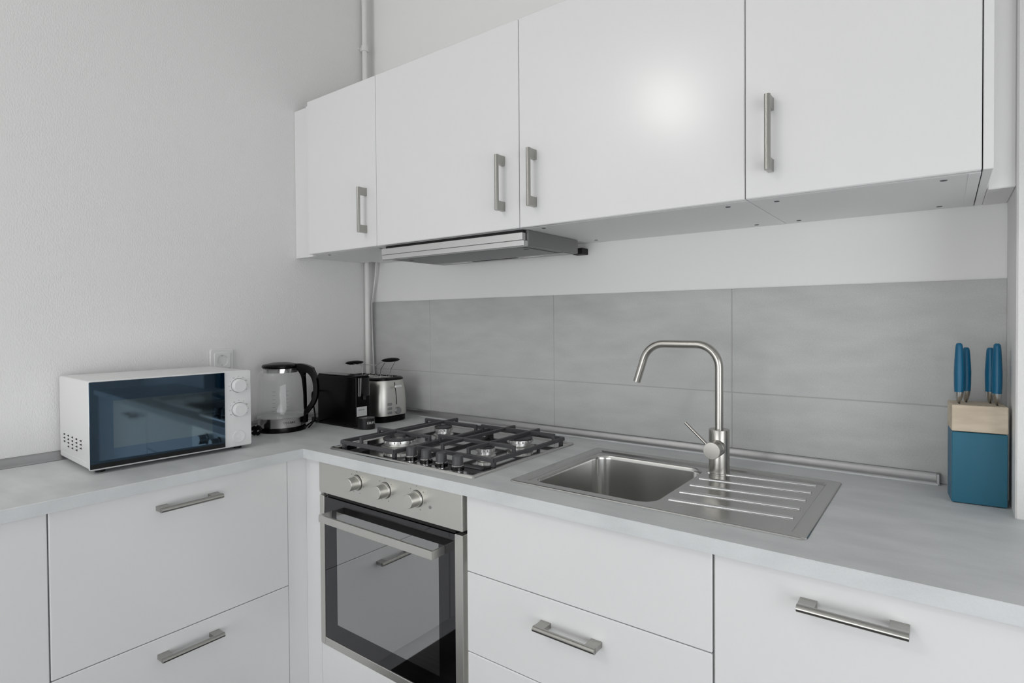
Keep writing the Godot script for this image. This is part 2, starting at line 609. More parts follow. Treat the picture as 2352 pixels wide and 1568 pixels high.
# ---------------------------------------------------------------- cabinets
# bar handle 0.152 m long, standing 0.04 m off the front: origin at its middle on the front, bar along x, out along z
func handle(parent: Node, at: Vector3, along: Vector3, out: Vector3) -> MeshInstance3D:
	var up := out.cross(along)
	var st := S()
	T = Transform3D(Basis(along, up, out), at)
	# D-shaped bar
	var prof := []
	for k in 11:
		var a := -PI * 0.5 + PI * k / 10.0
		prof.append(Vector2(0.0305 + 0.0062 * cos(a), 0.0062 * sin(a)))
	prof.append(Vector2(0.0285, 0.0062))
	prof.append(Vector2(0.0285, -0.0062))
	prism(st, prof, Vector3(-0.076, 0, 0), Vector3(0, 0, 1), Vector3(0, 1, 0), Vector3(0.152, 0, 0), false)
	for s in [-1.0, 1.0]:
		var c: float = s * (0.076 - 0.0128)
		# foot: a block with a waisted profile
		var fp := [Vector2(0, -0.0058), Vector2(0.003, -0.0058), Vector2(0.006, -0.0050), Vector2(0.022, -0.0050), Vector2(0.030, -0.0062), Vector2(0.030, 0.0062), Vector2(0.022, 0.0050), Vector2(0.006, 0.0050), Vector2(0.003, 0.0058), Vector2(0, 0.0058)]
		prism(st, fp, Vector3(c - 0.0128, 0, 0), Vector3(0, 0, 1), Vector3(0, 1, 0), Vector3(0.0256, 0, 0))
	T = Transform3D.IDENTITY
	return obj("handle", st, M.handle, parent)

# a front facing +z with its handle
func front_z(parent: Node, called: String, x0: float, x1: float, y0: float, y1: float, z: float) -> MeshInstance3D:
	return box_part(called, parent, M.cabinet, x0 + 0.0009, x1 - 0.0009, y0 + 0.0009, y1 - 0.0009, z - 0.018, z, 0.002)

func front_x(parent: Node, called: String, z0: float, z1: float, y0: float, y1: float, x: float) -> MeshInstance3D:
	return box_part(called, parent, M.cabinet, x - 0.018, x, y0 + 0.0009, y1 - 0.0009, z0 + 0.0009, z1 - 0.0009, 0.002)

func carcass(parent: Node, x0: float, x1: float, y0: float, y1: float, z0: float, z1: float) -> void:
	box_part("body", parent, M.carcass, x0, x1, y0, y1, z0, z1, 0.0008)

func build_base_cabinets() -> void:
	# run under the tiles
	var t := thing("corner_filler", "narrow white filler panels in the inner corner beside the oven", "panel")
	box_part("panel", t, M.cabinet, XF - 0.016, 0.5155, 0.10, CT - 0.001, ZF - 0.016, ZF - 0.002, 0.0015)
	box_part("panel", t, M.cabinet, XF - 0.016, XF - 0.001, 0.10, CT - 0.001, ZF - 0.002, 0.6792, 0.0006)
	t = thing("oven_cabinet", "white housing cabinet around the built-in oven", "cabinet")
	box_part("side_panel", t, M.carcass, 0.517, 0.5325, 0.10, CT - 0.001, 0.03, ZF - 0.022, 0.0008)
	box_part("side_panel", t, M.carcass, 1.0985, 1.114, 0.10, CT - 0.001, 0.03, ZF - 0.022, 0.0008)
	box_part("shelf", t, M.carcass, 0.5325, 1.0985, 0.30, 0.318, 0.03, ZF - 0.022, 0.0008)
	front_z(t, "plinth_drawer", 0.517, 1.1135, 0.10, 0.3205, ZF)
	t = thing("drawer_cabinet", "white three-drawer cabinet under the sink", "cabinet")
	carcass(t, 1.1155, 1.7125, 0.10, 0.70, 0.03, ZF - 0.02)
	front_z(t, "drawer_front", 1.1145, 1.713, 0.691, CT - 0.002, ZF)
	var d := front_z(t, "drawer_front", 1.1145, 1.713, 0.4955, 0.691, ZF)
	handle(d, Vector3(1.4103, 0.6335, ZF), Vector3.RIGHT, Vector3(0, 0, 1))
	front_z(t, "drawer_front", 1.1145, 1.713, 0.10, 0.4955, ZF)
	t = thing("drawer_cabinet", "white cabinet with one deep front and steel handle beside the sink drawers", "cabinet")
	carcass(t, 1.7145, 2.611, 0.10, CT - 0.001, 0.21, ZF - 0.02)
	d = front_z(t, "drawer_front", 1.715, 2.3125, 0.4955, CT - 0.002, ZF)
	handle(d, Vector3(1.9352, 0.8315, ZF), Vector3.RIGHT, Vector3(0, 0, 1))
	front_z(t, "drawer_front", 1.715, 2.3125, 0.10, 0.4955, ZF)
	front_z(t, "side_front", 2.3145, 2.61, 0.10, CT - 0.002, ZF)
	# run along the left wall
	t = thing("drawer_cabinet", "white two-drawer cabinet with steel handles under the microwave", "cabinet")
	carcass(t, 0.025, XF - 0.02, 0.10, CT - 0.001, 0.68, 1.2515)
	d = front_x(t, "drawer_front", 0.679, 1.2522, 0.4985, CT - 0.002, XF)
	handle(d, Vector3(XF, 0.8305, 0.9615), Vector3(0, 0, -1), Vector3.RIGHT)
	d = front_x(t, "drawer_front", 0.679, 1.2522, 0.10, 0.4985, XF)
	handle(d, Vector3(XF, 0.4535, 0.9635), Vector3(0, 0, -1), Vector3.RIGHT)
	t = thing("base_cabinet", "plain white cabinet beside the two-drawer cabinet, no handle in view", "cabinet")
	carcass(t, 0.025, XF - 0.02, 0.10, CT - 0.001, 1.2535, 2.295)
	front_x(t, "door", 1.2528, 1.85, 0.10, CT - 0.002, XF)
	front_x(t, "door", 1.85, 2.295, 0.10, CT - 0.002, XF)
	t = thing("kickboard", "white kickboard recessed under the base cabinets", "panel")
	box_part("board", t, M.cabinet, 0.38, 2.61, 0.0, 0.098, 0.545, 0.56, 0.001)
	box_part("board", t, M.cabinet, 0.37, 0.385, 0.0, 0.098, 0.56, 2.295, 0.001)

func screw_caps(parent: Node, spots: Array) -> void:
	for p in spots:
		var st := S()
		lathe(st, [Vector2(0.0058, YU - 0.0008), Vector2(0.0058, YU + 0.001)], p[0], p[1], 14)
		var o := obj("screw_cap", st, M.gap, parent)
		st = S()
		bx(st, p[0] - 0.004, p[0] + 0.004, YU - 0.0012, YU - 0.0007, p[1] - 0.0009, p[1] + 0.0009, 0.0)
		obj("slot", st, M.black_matt, o)

func wall_cupboard(label: String, x0: float, x1: float, body_bottom: float) -> Array:
	var t := thing("wall_cupboard", label, "cupboard")
	box_part("body", t, M.carcass, x0 + 0.0008, x1 - 0.0008, body_bottom, YT - 0.003, -0.0075, ZU - 0.021, 0.0008)
	var d := front_z(t, "door", x0, x1, YU - 0.001, YT, ZU)
	return [t, d]

func build_wall_cupboards() -> void:
	var f := thing("corner_filler", "white filler strip between wall cupboard and woodchip wall", "panel")
	box_part("panel", f, M.cabinet, 0.0005, 0.1135, YU - 0.006, YT - 0.007, ZU - 0.035, ZU - 0.02, 0.0012)
	var t := thing("wall_cupboard", "narrow white wall cupboard above the toaster, pipe passing through it", "cupboard")
	# the body leaves a notch at the back corner for the heating pipe
	box_part("body", t, M.carcass, 0.075, 0.5062, YU, YT - 0.003, -0.0075, ZU - 0.021, 0.0008)
	box_part("scribe_panel", t, M.carcass, 0.0005, 0.0742, YU, YU + 0.016, 0.062, ZU - 0.036, 0.0008)
	var d := front_z(t, "door", 0.1145, 0.507, YU - 0.001, YT, ZU)
	handle(d, Vector3(0.4535, 1.6755, ZU), Vector3(0, -1, 0), Vector3(0, 0, 1))
	screw_caps(t, [[0.165, 0.33], [0.462, 0.33]])
	var r := wall_cupboard("white wall cupboard above the extractor hood", 0.507, 1.107, YU)
	handle(r[1], Vector3(1.0525, 1.679, ZU), Vector3(0, -1, 0), Vector3(0, 0, 1))
	r = wall_cupboard("white wall cupboard above the hob side of the sink, handle on its left edge", 1.107, 1.707, YU)
	handle(r[1], Vector3(1.1605, 1.678, ZU), Vector3(0, -1, 0), Vector3(0, 0, 1))
	screw_caps(r[0], [[1.158, 0.342], [1.155, 0.045], [1.654, 0.328], [1.640, 0.031]])
	r = wall_cupboard("white wall cupboard above the knife block, next to the end panel", 1.707, 2.103, YU)
	box_part("side_panel", r[0], M.carcass, 2.0842, 2.1022, YU - 0.0006, YU + 0.02, -0.007, ZU - 0.0215, 0.0004)
	handle(r[1], Vector3(1.7593, 1.677, ZU), Vector3(0, -1, 0), Vector3(0, 0, 1))
	screw_caps(r[0], [[1.757, 0.325], [1.745, 0.033], [2.049, 0.332], [2.040, 0.032]])
	t = thing("end_panel", "white end panel closing the row of wall cupboards", "panel")
	box_part("panel", t, M.cabinet, 2.1038, 2.118, YU, YT, -0.0075, ZU, 0.001)

# ---------------------------------------------------------------- backsplash
func build_backsplash() -> void:
	var t := thing("tile_backsplash", "grey concrete-look wall tiles behind hob and sink", "tiles")
	var st := S()
	bx(st, 0.002, 2.158, YC + 0.0005, 1.3815, -0.0078, -0.0007, 0.0)
	obj("grout", st, M.grout, t)
	var xs := [0.004, 0.3585, 0.9615, 1.5645, 2.1633]
	var ys := [YC + 0.001, 1.0918, 1.3835]
	for i in 4:
		for j in 2:
			box_part("tile", t, M.tile, xs[i] + 0.0014, xs[i + 1] - 0.0014, ys[j] + (0.0014 if j > 0 else 0.0), ys[j + 1] - (0.0014 if j == 0 else 0.0), -0.0076, 0.0, 0.0005)

# ---------------------------------------------------------------- oven
func build_oven() -> void:
	var x0 := 0.5185; var x1 := 1.1045
	var t := thing("built_in_oven", "stainless steel built-in oven with three knobs and glass door", "oven")
	var yp := 0.7845   # bottom of the control panel
	box_part("control_panel", t, M.steel_soft, x0, x1, yp, 0.8795, ZF - 0.018, ZF + 0.004, 0.0012)
	# chassis behind: dark cavity
	var st := S()
	bx(st, 0.5345, 1.0965, 0.32, 0.335, 0.08, ZF - 0.03, 0.0)
	bx(st, 0.5345, 1.0965, 0.765, 0.875, 0.08, ZF - 0.019, 0.0)
	bx(st, 0.5345, 0.57, 0.335, 0.765, 0.08, ZF - 0.03, 0.0)
	bx(st, 1.06, 1.0965, 0.335, 0.765, 0.08, ZF - 0.03, 0.0)
	bx(st, 0.57, 1.06, 0.335, 0.765, 0.08, 0.1, 0.0)
	obj("cavity", st, M.black_matt, t)
	st = S()
	for k in 2:
		var z := 0.16 + k * 0.4
		tube(st, [Vector3(0.575, 0.53, z), Vector3(1.055, 0.53, z)], 0.003, 8)
	for k in 14:
		var x := 0.59 + k * 0.034
		tube(st, [Vector3(x, 0.533, 0.16), Vector3(x, 0.533, 0.56)], 0.0018, 6)
	obj("rack", st, M.steel, t)
	# door
	var dz := ZF + 0.003
	var y0 := 0.324; var y1 := 0.7745
	var dr := Node3D.new()
	dr.name = "door"
	t.add_child(dr)
	box_part("frame", dr, M.steel_soft, x0, x0 + 0.0215, y0, y1, ZF - 0.018, dz, 0.001)
	box_part("frame", dr, M.steel_soft, x1 - 0.027, x1 - 0.001, y0, y1, ZF - 0.018, dz, 0.001)
	box_part("frame", dr, M.steel_soft, x0 + 0.0215, x1 - 0.027, y0, y0 + 0.0225, ZF - 0.018, dz, 0.001)
	var gx0 := x0 + 0.0216; var gx1 := x1 - 0.0271
	var wx0 := gx0 + 0.058; var wx1 := gx1 - 0.058
	var wy0 := y0 + 0.075; var wy1 := 0.7365
	st = S()
	bx(st, gx0, wx0, y0 + 0.0226, y1 - 0.002, ZF - 0.014, dz - 0.0025, 0.0)
	bx(st, wx1, gx1, y0 + 0.0226, y1 - 0.002, ZF - 0.014, dz - 0.0025, 0.0)
	bx(st, wx0, wx1, y0 + 0.0226, wy0, ZF - 0.014, dz - 0.0025, 0.0)
	bx(st, wx0, wx1, wy1, y1 - 0.002, ZF - 0.014, dz - 0.0025, 0.0)
	obj("glass_border", st, M.oven_border, dr)
	st = S()
	bx(st, wx0, wx1, wy0, wy1, ZF - 0.006, dz - 0.0025, 0.0)
	obj("window_glass", st, M.oven_window, dr)
	st = S()
	bx(st, x0 + 0.03, x1 - 0.03, y1 - 0.001, y1 + 0.008, ZF - 0.018, ZF - 0.004, 0.0)
	obj("top_seal", st, M.black_matt, dr)
	# handle: flat bar on two side arms
	var hx0 := 0.576; var hx1 := 1.042
	st = S()
	bx(st, hx0, hx1, 0.7155, 0.7365, dz + 0.036, dz + 0.0435, 0.0006)
	bx(st, hx0, hx0 + 0.004, 0.7155, 0.7365, dz - 0.002, dz + 0.0365, 0.0003)
	bx(st, hx1 - 0.004, hx1, 0.7155, 0.7365, dz - 0.002, dz + 0.0365, 0.0003)
	obj("handle", st, M.steel_soft, dr)
	# knobs
	var kx := [0.7, 0.822, 0.9455]
	for k in 3:
		T = Transform3D(Basis(Vector3.RIGHT, Vector3(0, 0, 1), Vector3(0, -1, 0)), Vector3(kx[k], 0.8405 - k * 0.001, ZF + 0.004))
		st = S()
		lathe(st, [Vector2(0.0215, 0.0), Vector2(0.0215, 0.0045), Vector2(0.0205, 0.006), Vector2(0.0185, 0.0062), Vector2(0.0178, 0.031), Vector2(0.0168, 0.032)], 0, 0, 32)
		var kn := obj("knob", st, M.steel_soft, t)
		st = S()
		lathe(st, [Vector2(0.0222, 0.0003), Vector2(0.0222, 0.0012)], 0, 0, 32)
		obj("ring", st, M.black_matt, kn)
		T = Transform3D.IDENTITY
		# printed marks around the knob
		for j in 7:
			var a := deg_to_rad(90 - 52 * j)
			var p := Vector3(kx[k] + 0.031 * cos(a), 0.8405 + 0.031 * sin(a), ZF + 0.0041)
			box_part("dial_mark", t, M.grey_print, p.x - 0.0013, p.x + 0.0013, p.y - 0.0013, p.y + 0.0013, p.z - 0.0005, p.z + 0.0002, 0.0)
	T = Transform3D(Basis(Vector3.RIGHT, Vector3(0, 0, 1), Vector3(0, -1, 0)), Vector3(0.9945, 0.825, ZF + 0.004))
	st = S()
	lathe(st, [Vector2(0.0042, 0.0), Vector2(0.0042, 0.001), Vector2(0.003, 0.0014)], 0, 0, 16)
	obj("indicator_light", st, M.grey_print, t)
	T = Transform3D.IDENTITY

# ---------------------------------------------------------------- hood
func build_hood() -> void:
	var t := thing("extractor_hood", "flat stainless pull-out extractor hood under the wall cupboard", "hood")
	var x0 := 0.5155; var x1 := 1.1115
	box_part("body", t, M.filter, x0, x1, 1.5085, YU - 0.0015, 0.085, 0.352, 0.0006)
	box_part("front_bar", t, M.hood_front, x0 - 0.001, x1 - 0.006, 1.5215, 1.5425, 0.355, 0.372, 0.0008)
	box_part("front_lip", t, M.hood_front, x0 + 0.004, x1, 1.5045, 1.5205, 0.353, 0.3745, 0.0012)
	box_part("slide_gap", t, M.black_matt, x0 + 0.012, x1 - 0.008, 1.5435, YU - 0.0018, 0.3525, 0.364, 0.0)
	box_part("grease_filter", t, M.filter, x0 + 0.03, x1 - 0.034, 1.5062, 1.5086, 0.158, 0.338, 0.0006)
	box_part("control_strip", t, M.alu, x0 + 0.012, x1 - 0.012, 1.5066, 1.5086, 0.088, 0.152, 0.0006)
	box_part("lamp_slot", t, M.black_matt, 0.71, 0.905, 1.5058, 1.5068, 0.122, 0.136, 0.0)
	box_part("lamp_cover", t, M.steel, 0.605, 0.685, 1.506, 1.5068, 0.120, 0.138, 0.0)
	box_part("lamp_cover", t, M.steel, 0.93, 1.01, 1.506, 1.5068, 0.120, 0.138, 0.0)
	box_part("plug", t, M.black_matt, 1.055, 1.095, 1.514, 1.534, -0.0075, 0.03, 0.001)
	for x in [x0 + 0.06, x1 - 0.05]:
		box_part("latch", t, M.black_matt, x - 0.008, x + 0.008, 1.5057, 1.5064, 0.29, 0.296, 0.0)

# ---------------------------------------------------------------- sink
func build_sink() -> void:
	var t := thing("sink", "stainless steel inset sink with bowl and ribbed drainer", "sink")
	var x0 := 1.197; var x1 := 1.8575; var z0 := 0.1235; var z1 := 0.557
	var n := 8
	var st := S()
	var yr := YC + 0.0032
	var yd := YC - 0.0012
	var loops := [
		rrect(x0, x1, z0, z1, 0.012, YC + 0.0004, n),
		rrect(x0 + 0.0015, x1 - 0.0015, z0 + 0.0015, z1 - 0.0015, 0.011, YC + 0.0024, n),
		rrect(x0 + 0.004, x1 - 0.004, z0 + 0.004, z1 - 0.004, 0.0095, yr, n),
		rrect(x0 + 0.026, x1 - 0.026, z0 + 0.026, z1 - 0.021, 0.009, yr, n),
		rrect(x0 + 0.0285, x1 - 0.0285, z0 + 0.0285, z1 - 0.0235, 0.008, yr - 0.0008, n),
		rrect(x0 + 0.032, x1 - 0.032, z0 + 0.032, z1 - 0.027, 0.008, yd, n)]
	for k in loops.size() - 1:
		band(st, loops[k], loops[k + 1], k + 1)
	obj("rim", st, M.steel, t)
	st = S()
	var bx0 := 1.234; var bx1 := 1.553; var bz0 := 0.176; var bz1 := 0.519
	var b0 := rrect(bx0, bx1, bz0, bz1, 0.042, yd, n)
	band(st, loops[5], b0, 1)
	obj("drainer", st, M.steel, t)
	st = S()
	var bl := [b0,
		rrect(bx0 + 0.0012, bx1 - 0.0012, bz0 + 0.0012, bz1 - 0.0012, 0.041, yd - 0.0006, n),
		rrect(bx0 + 0.003, bx1 - 0.003, bz0 + 0.003, bz1 - 0.003, 0.040, yd - 0.0035, n),
		rrect(bx0 + 0.0045, bx1 - 0.0045, bz0 + 0.0045, bz1 - 0.0045, 0.039, yd - 0.012, n),
		rrect(bx0 + 0.009, bx1 - 0.009, bz0 + 0.009, bz1 - 0.009, 0.038, 0.745, n),
		rrect(bx0 + 0.013, bx1 - 0.013, bz0 + 0.013, bz1 - 0.013, 0.036, 0.732, n),
		rrect(bx0 + 0.024, bx1 - 0.024, bz0 + 0.024, bz1 - 0.024, 0.032, 0.725, n),
		rrect(1.345, 1.435, 0.30, 0.39, 0.0449, 0.722, n),
		rrect(1.350, 1.430, 0.305, 0.385, 0.0399, 0.716, n)]
	for k in bl.size() - 1:
		band(st, bl[k], bl[k + 1], 1 if k < 6 else 2)
	cap(st, bl[bl.size() - 1], true)
	obj("bowl", st, M.steel, t)
	st = S()
	lathe(st, [Vector2(0.036, 0.717), Vector2(0.034, 0.721), Vector2(0.01, 0.722)], 1.39, 0.345, 24)
	obj("drain_strainer", st, M.chrome, t)
	var rz := [0.1915, 0.2575, 0.3235, 0.39, 0.456]
	for k in 5:
		st = S()
		var prof := []
		for j in 9:
			var a := PI * j / 8.0
			prof.append(Vector2(0.0058 * cos(a), 0.004 * sin(a)))
		prism(st, prof, Vector3(1.566 + 0.001 * k, yd, rz[k] + 0.012), Vector3(0, 0, 1), Vector3.UP, Vector3(0.2445, 0, -0.024), true)
		obj("drainer_rib", st, M.chrome, t)

# ---------------------------------------------------------------- faucet
func build_faucet() -> void:
	var c := Vector3(1.589, 0, 0.19)
	var y0 := YC + 0.0001
	var t := thing("mixer_tap", "brushed steel mixer tap with bent spout and side lever", "tap", Vector3(c.x, 0, c.z))
	var st := S()
	lathe(st, [Vector2(0.0262, yd_tap()), Vector2(0.0262, yd_tap() + 0.002), Vector2(0.0252, yd_tap() + 0.003), Vector2(0.0252, 1.0185), Vector2(0.0246, 1.0198)], 0, 0, 40)
	obj("base", st, M.tap, t)
	st = S()
	var r := 0.058
	var pts := [Vector3(0, 1.018, 0), Vector3(0, 1.1, 0)]
	var yt := 1.2335
	pts += arc(Vector3(-r, yt - r, 0), Vector3.RIGHT, Vector3.UP, r, 0.0, PI / 2, 12)
	var bend := deg_to_rad(72.0)
	var xl := -0.147
	var rb := 0.062
	pts += arc(Vector3(xl, yt - rb, 0), Vector3.RIGHT, Vector3.UP, rb, PI / 2, PI / 2 + bend, 12)
	var last: Vector3 = pts[pts.size() - 1]
	var dir := Vector3(-cos(bend), -sin(bend), 0)
	var tip := last + dir * 0.066
	pts.append(tip)
	tube(st, pts, 0.0102, 24)
	obj("spout", st, M.tap, t)
	st = S()
	tube(st, [tip - dir * 0.001, tip + dir * 0.0012], 0.0065, 16)
	obj("aerator", st, M.black_matt, t)
	# lever body reaching towards the room
	st = S()
	T = Transform3D(Basis(Vector3.RIGHT, Vector3(0, 0, 1), Vector3(0, -1, 0)), Vector3(0.001, 0.976, 0.0))
	lathe(st, [Vector2(0.0208, 0.018), Vector2(0.0208, 0.0335), Vector2(0.0198, 0.0345), Vector2(0.0198, 0.0362), Vector2(0.0211, 0.0366), Vector2(0.0211, 0.0618), Vector2(0.0203, 0.0628)], 0, 0, 36)
	T = Transform3D.IDENTITY
	obj("lever_body", st, M.tap, t)
	st = S()
	tube(st, [Vector3(-0.012, 0.986, 0.05), Vector3(-0.068, 1.038, 0.055)], 0.0036, 14)
	obj("lever", st, M.tap, t)

func yd_tap() -> float:
	return YC - 0.0014

# ---------------------------------------------------------------- hob
func bar(st: SurfaceTool, a: Vector3, b: Vector3, w: float, h: float) -> void:
	var d := b - a
	var u := d.normalized()
	var s := u.cross(Vector3.UP).normalized() * w * 0.5
	var ch := minf(w, h) * 0.22
	var poly := [Vector2(-w / 2, -h), Vector2(w / 2, -h), Vector2(w / 2, -ch), Vector2(w / 2 - ch, 0), Vector2(-w / 2 + ch, 0), Vector2(-w / 2, -ch)]
	prism(st, poly, a, s.normalized(), Vector3.UP, d)

func post(st: SurfaceTool, x: float, z: float, y0: float, y1: float, w: float) -> void:
	bx(st, x - w / 2, x + w / 2, y0, y1, z - w / 2, z + w / 2, 0.0012)

func grate(parent: Node, x0: float, x1: float, z0: float, z1: float, along_z: Array, along_x: Array) -> void:
	var st := S()
	var yr := 0.938   # top of the surrounding rail
	var yb := 0.9555   # top of the pan bars
	var w := 0.0085
	bar(st, Vector3(x0, yr, z1), Vector3(x1, yr, z1), w, 0.011)
	bar(st, Vector3(x0, yr, z0), Vector3(x1, yr, z0), w, 0.011)
	bar(st, Vector3(x0, yr, z0), Vector3(x0, yr, z1), w, 0.011)
	bar(st, Vector3(x1, yr, z0), Vector3(x1, yr, z1), w, 0.011)
	for x in [x0 + 0.006, x1 - 0.006]:
		for z in [z0 + 0.006, z1 - 0.006]:
			post(st, x, z, 0.9135, yr - 0.004, 0.011)
	for x in along_z:
		bar(st, Vector3(x, yb, z0 + 0.002), Vector3(x, yb, z1 - 0.002), w, 0.0095)
		for z in [z0 + 0.004, z1 - 0.004]:
			post(st, x, z, yr - 0.008, yb - 0.0005, w + 0.0008)
	for z in along_x:
		bar(st, Vector3(x0 + 0.002, yb, z), Vector3(x1 - 0.002, yb, z), w, 0.0095)
		for x in [x0 + 0.004, x1 - 0.004]:
			post(st, x, z, yr - 0.008, yb - 0.0005, w + 0.0008)
	obj("pan_support", st, M.iron, parent)

func burner(parent: Node, x: float, z: float, r: float, cup: bool) -> void:
	var b := Node3D.new()
	b.name = "burner"
	parent.add_child(b, true)
	b.position = Vector3(x, 0, z)
	var y := 0.9138
	var st := S()
	lathe(st, [Vector2(r * 1.12, y), Vector2(r * 1.12, y + 0.002), Vector2(r * 0.9, y + 0.006), Vector2(r * 0.86, y + 0.013), Vector2(r, y + 0.0145), Vector2(r * 0.97, y + 0.0225), Vector2(r * 0.9, y + 0.024)], 0, 0, 30)
	for k in 18:
		var a := TAU * k / 18.0
		bx(st, r * 0.985 * cos(a) - 0.0012, r * 0.985 * cos(a) + 0.0012, y + 0.0155, y + 0.0215, r * 0.985 * sin(a) - 0.0012, r * 0.985 * sin(a) + 0.0012, 0.0)
	obj("flame_ring", st, M.burner, b)
	st = S()
	if cup:
		# outer ring of the double burner and its small middle cap
		lathe(st, [Vector2(r * 0.55, y + 0.024), Vector2(r * 0.98, y + 0.0242), Vector2(r * 1.0, y + 0.026), Vector2(r * 0.96, y + 0.0285), Vector2(r * 0.6, y + 0.0285), Vector2(r * 0.55, y + 0.024)], 0, 0, 36, false)
		lathe(st, [Vector2(r * 0.36, y + 0.031), Vector2(r * 0.36, y + 0.0335), Vector2(r * 0.3, y + 0.0355)], 0, 0, 24)
		obj("burner_cap", st, M.iron, b)
		st = S()
		lathe(st, [Vector2(r * 0.33, y + 0.02), Vector2(r * 0.34, y + 0.031)], 0, 0, 24)
		obj("inner_flame_ring", st, M.burner, b)
	else:
		lathe(st, [Vector2(r * 0.96, y + 0.0242), Vector2(r * 0.98, y + 0.027), Vector2(r * 0.9, y + 0.0292), Vector2(r * 0.5, y + 0.0296)], 0, 0, 30)
		obj("burner_cap", st, M.iron, b)

func build_hob() -> void:
	var t := thing("gas_hob", "stainless steel four-burner gas hob with black iron pan supports", "hob")
	var x0 := 0.5305; var x1 := 1.1155; var z0 := 0.118; var z1 := 0.594
	var st := S()
	var l := [rrect(x0, x1, z0, z1, 0.006, YC + 0.0003, 3), rrect(x0 + 0.0008, x1 - 0.0008, z0 + 0.0008, z1 - 0.0008, 0.006, YC + 0.003, 3),
		rrect(x0 + 0.003, x1 - 0.003, z0 + 0.003, z1 - 0.003, 0.005, YC + 0.0062, 3), rrect(x0 + 0.009, x1 - 0.009, z0 + 0.009, z1 - 0.009, 0.004, YC + 0.0064, 3),
		rrect(x0 + 0.013, x1 - 0.013, z0 + 0.013, z1 - 0.013, 0.004, YC + 0.0036, 3)]
	for k in 4:
		band(st, l[k], l[k + 1], k + 1)
	obj("rim", st, M.steel, t)
	st = S()
	cap(st, l[4], true)
	obj("hob_plate", st, M.hob_steel, t)
	burner(t, 0.69, 0.452, 0.052, true)
	burner(t, 0.675, 0.248, 0.0305, false)
	burner(t, 1.0, 0.248, 0.0395, false)
	burner(t, 0.992, 0.4, 0.0265, false)
	grate(t, 0.562, 0.802, 0.155, 0.572, [0.652], [0.432, 0.222])
	grate(t, 0.808, 1.0985, 0.155, 0.492, [0.908, 1.006], [0.402, 0.205])
	var kx := [0.8385, 0.899, 0.959, 1.0205]
	for k in 4:
		st = S()
		lathe(st, [Vector2(0.0178, YC + 0.0037), Vector2(0.0178, YC + 0.0075), Vector2(0.0155, YC + 0.0095)], kx[k], 0.541 + k * 0.002, 28)
		var kn := obj("knob", st, M.black_gloss, t)
		st = S()
		lathe(st, [Vector2(0.0162, YC + 0.0095), Vector2(0.0165, YC + 0.0115), Vector2(0.0152, YC + 0.0125)], kx[k], 0.541 + k * 0.002, 28)
		obj("collar", st, M.chrome, kn)
		st = S()
		lathe(st, [Vector2(0.0158, YC + 0.0125), Vector2(0.0148, YC + 0.017), Vector2(0.0142, YC + 0.0345), Vector2(0.013, YC + 0.0362)], kx[k], 0.541 + k * 0.002, 28)
		obj("grip", st, M.iron, kn)

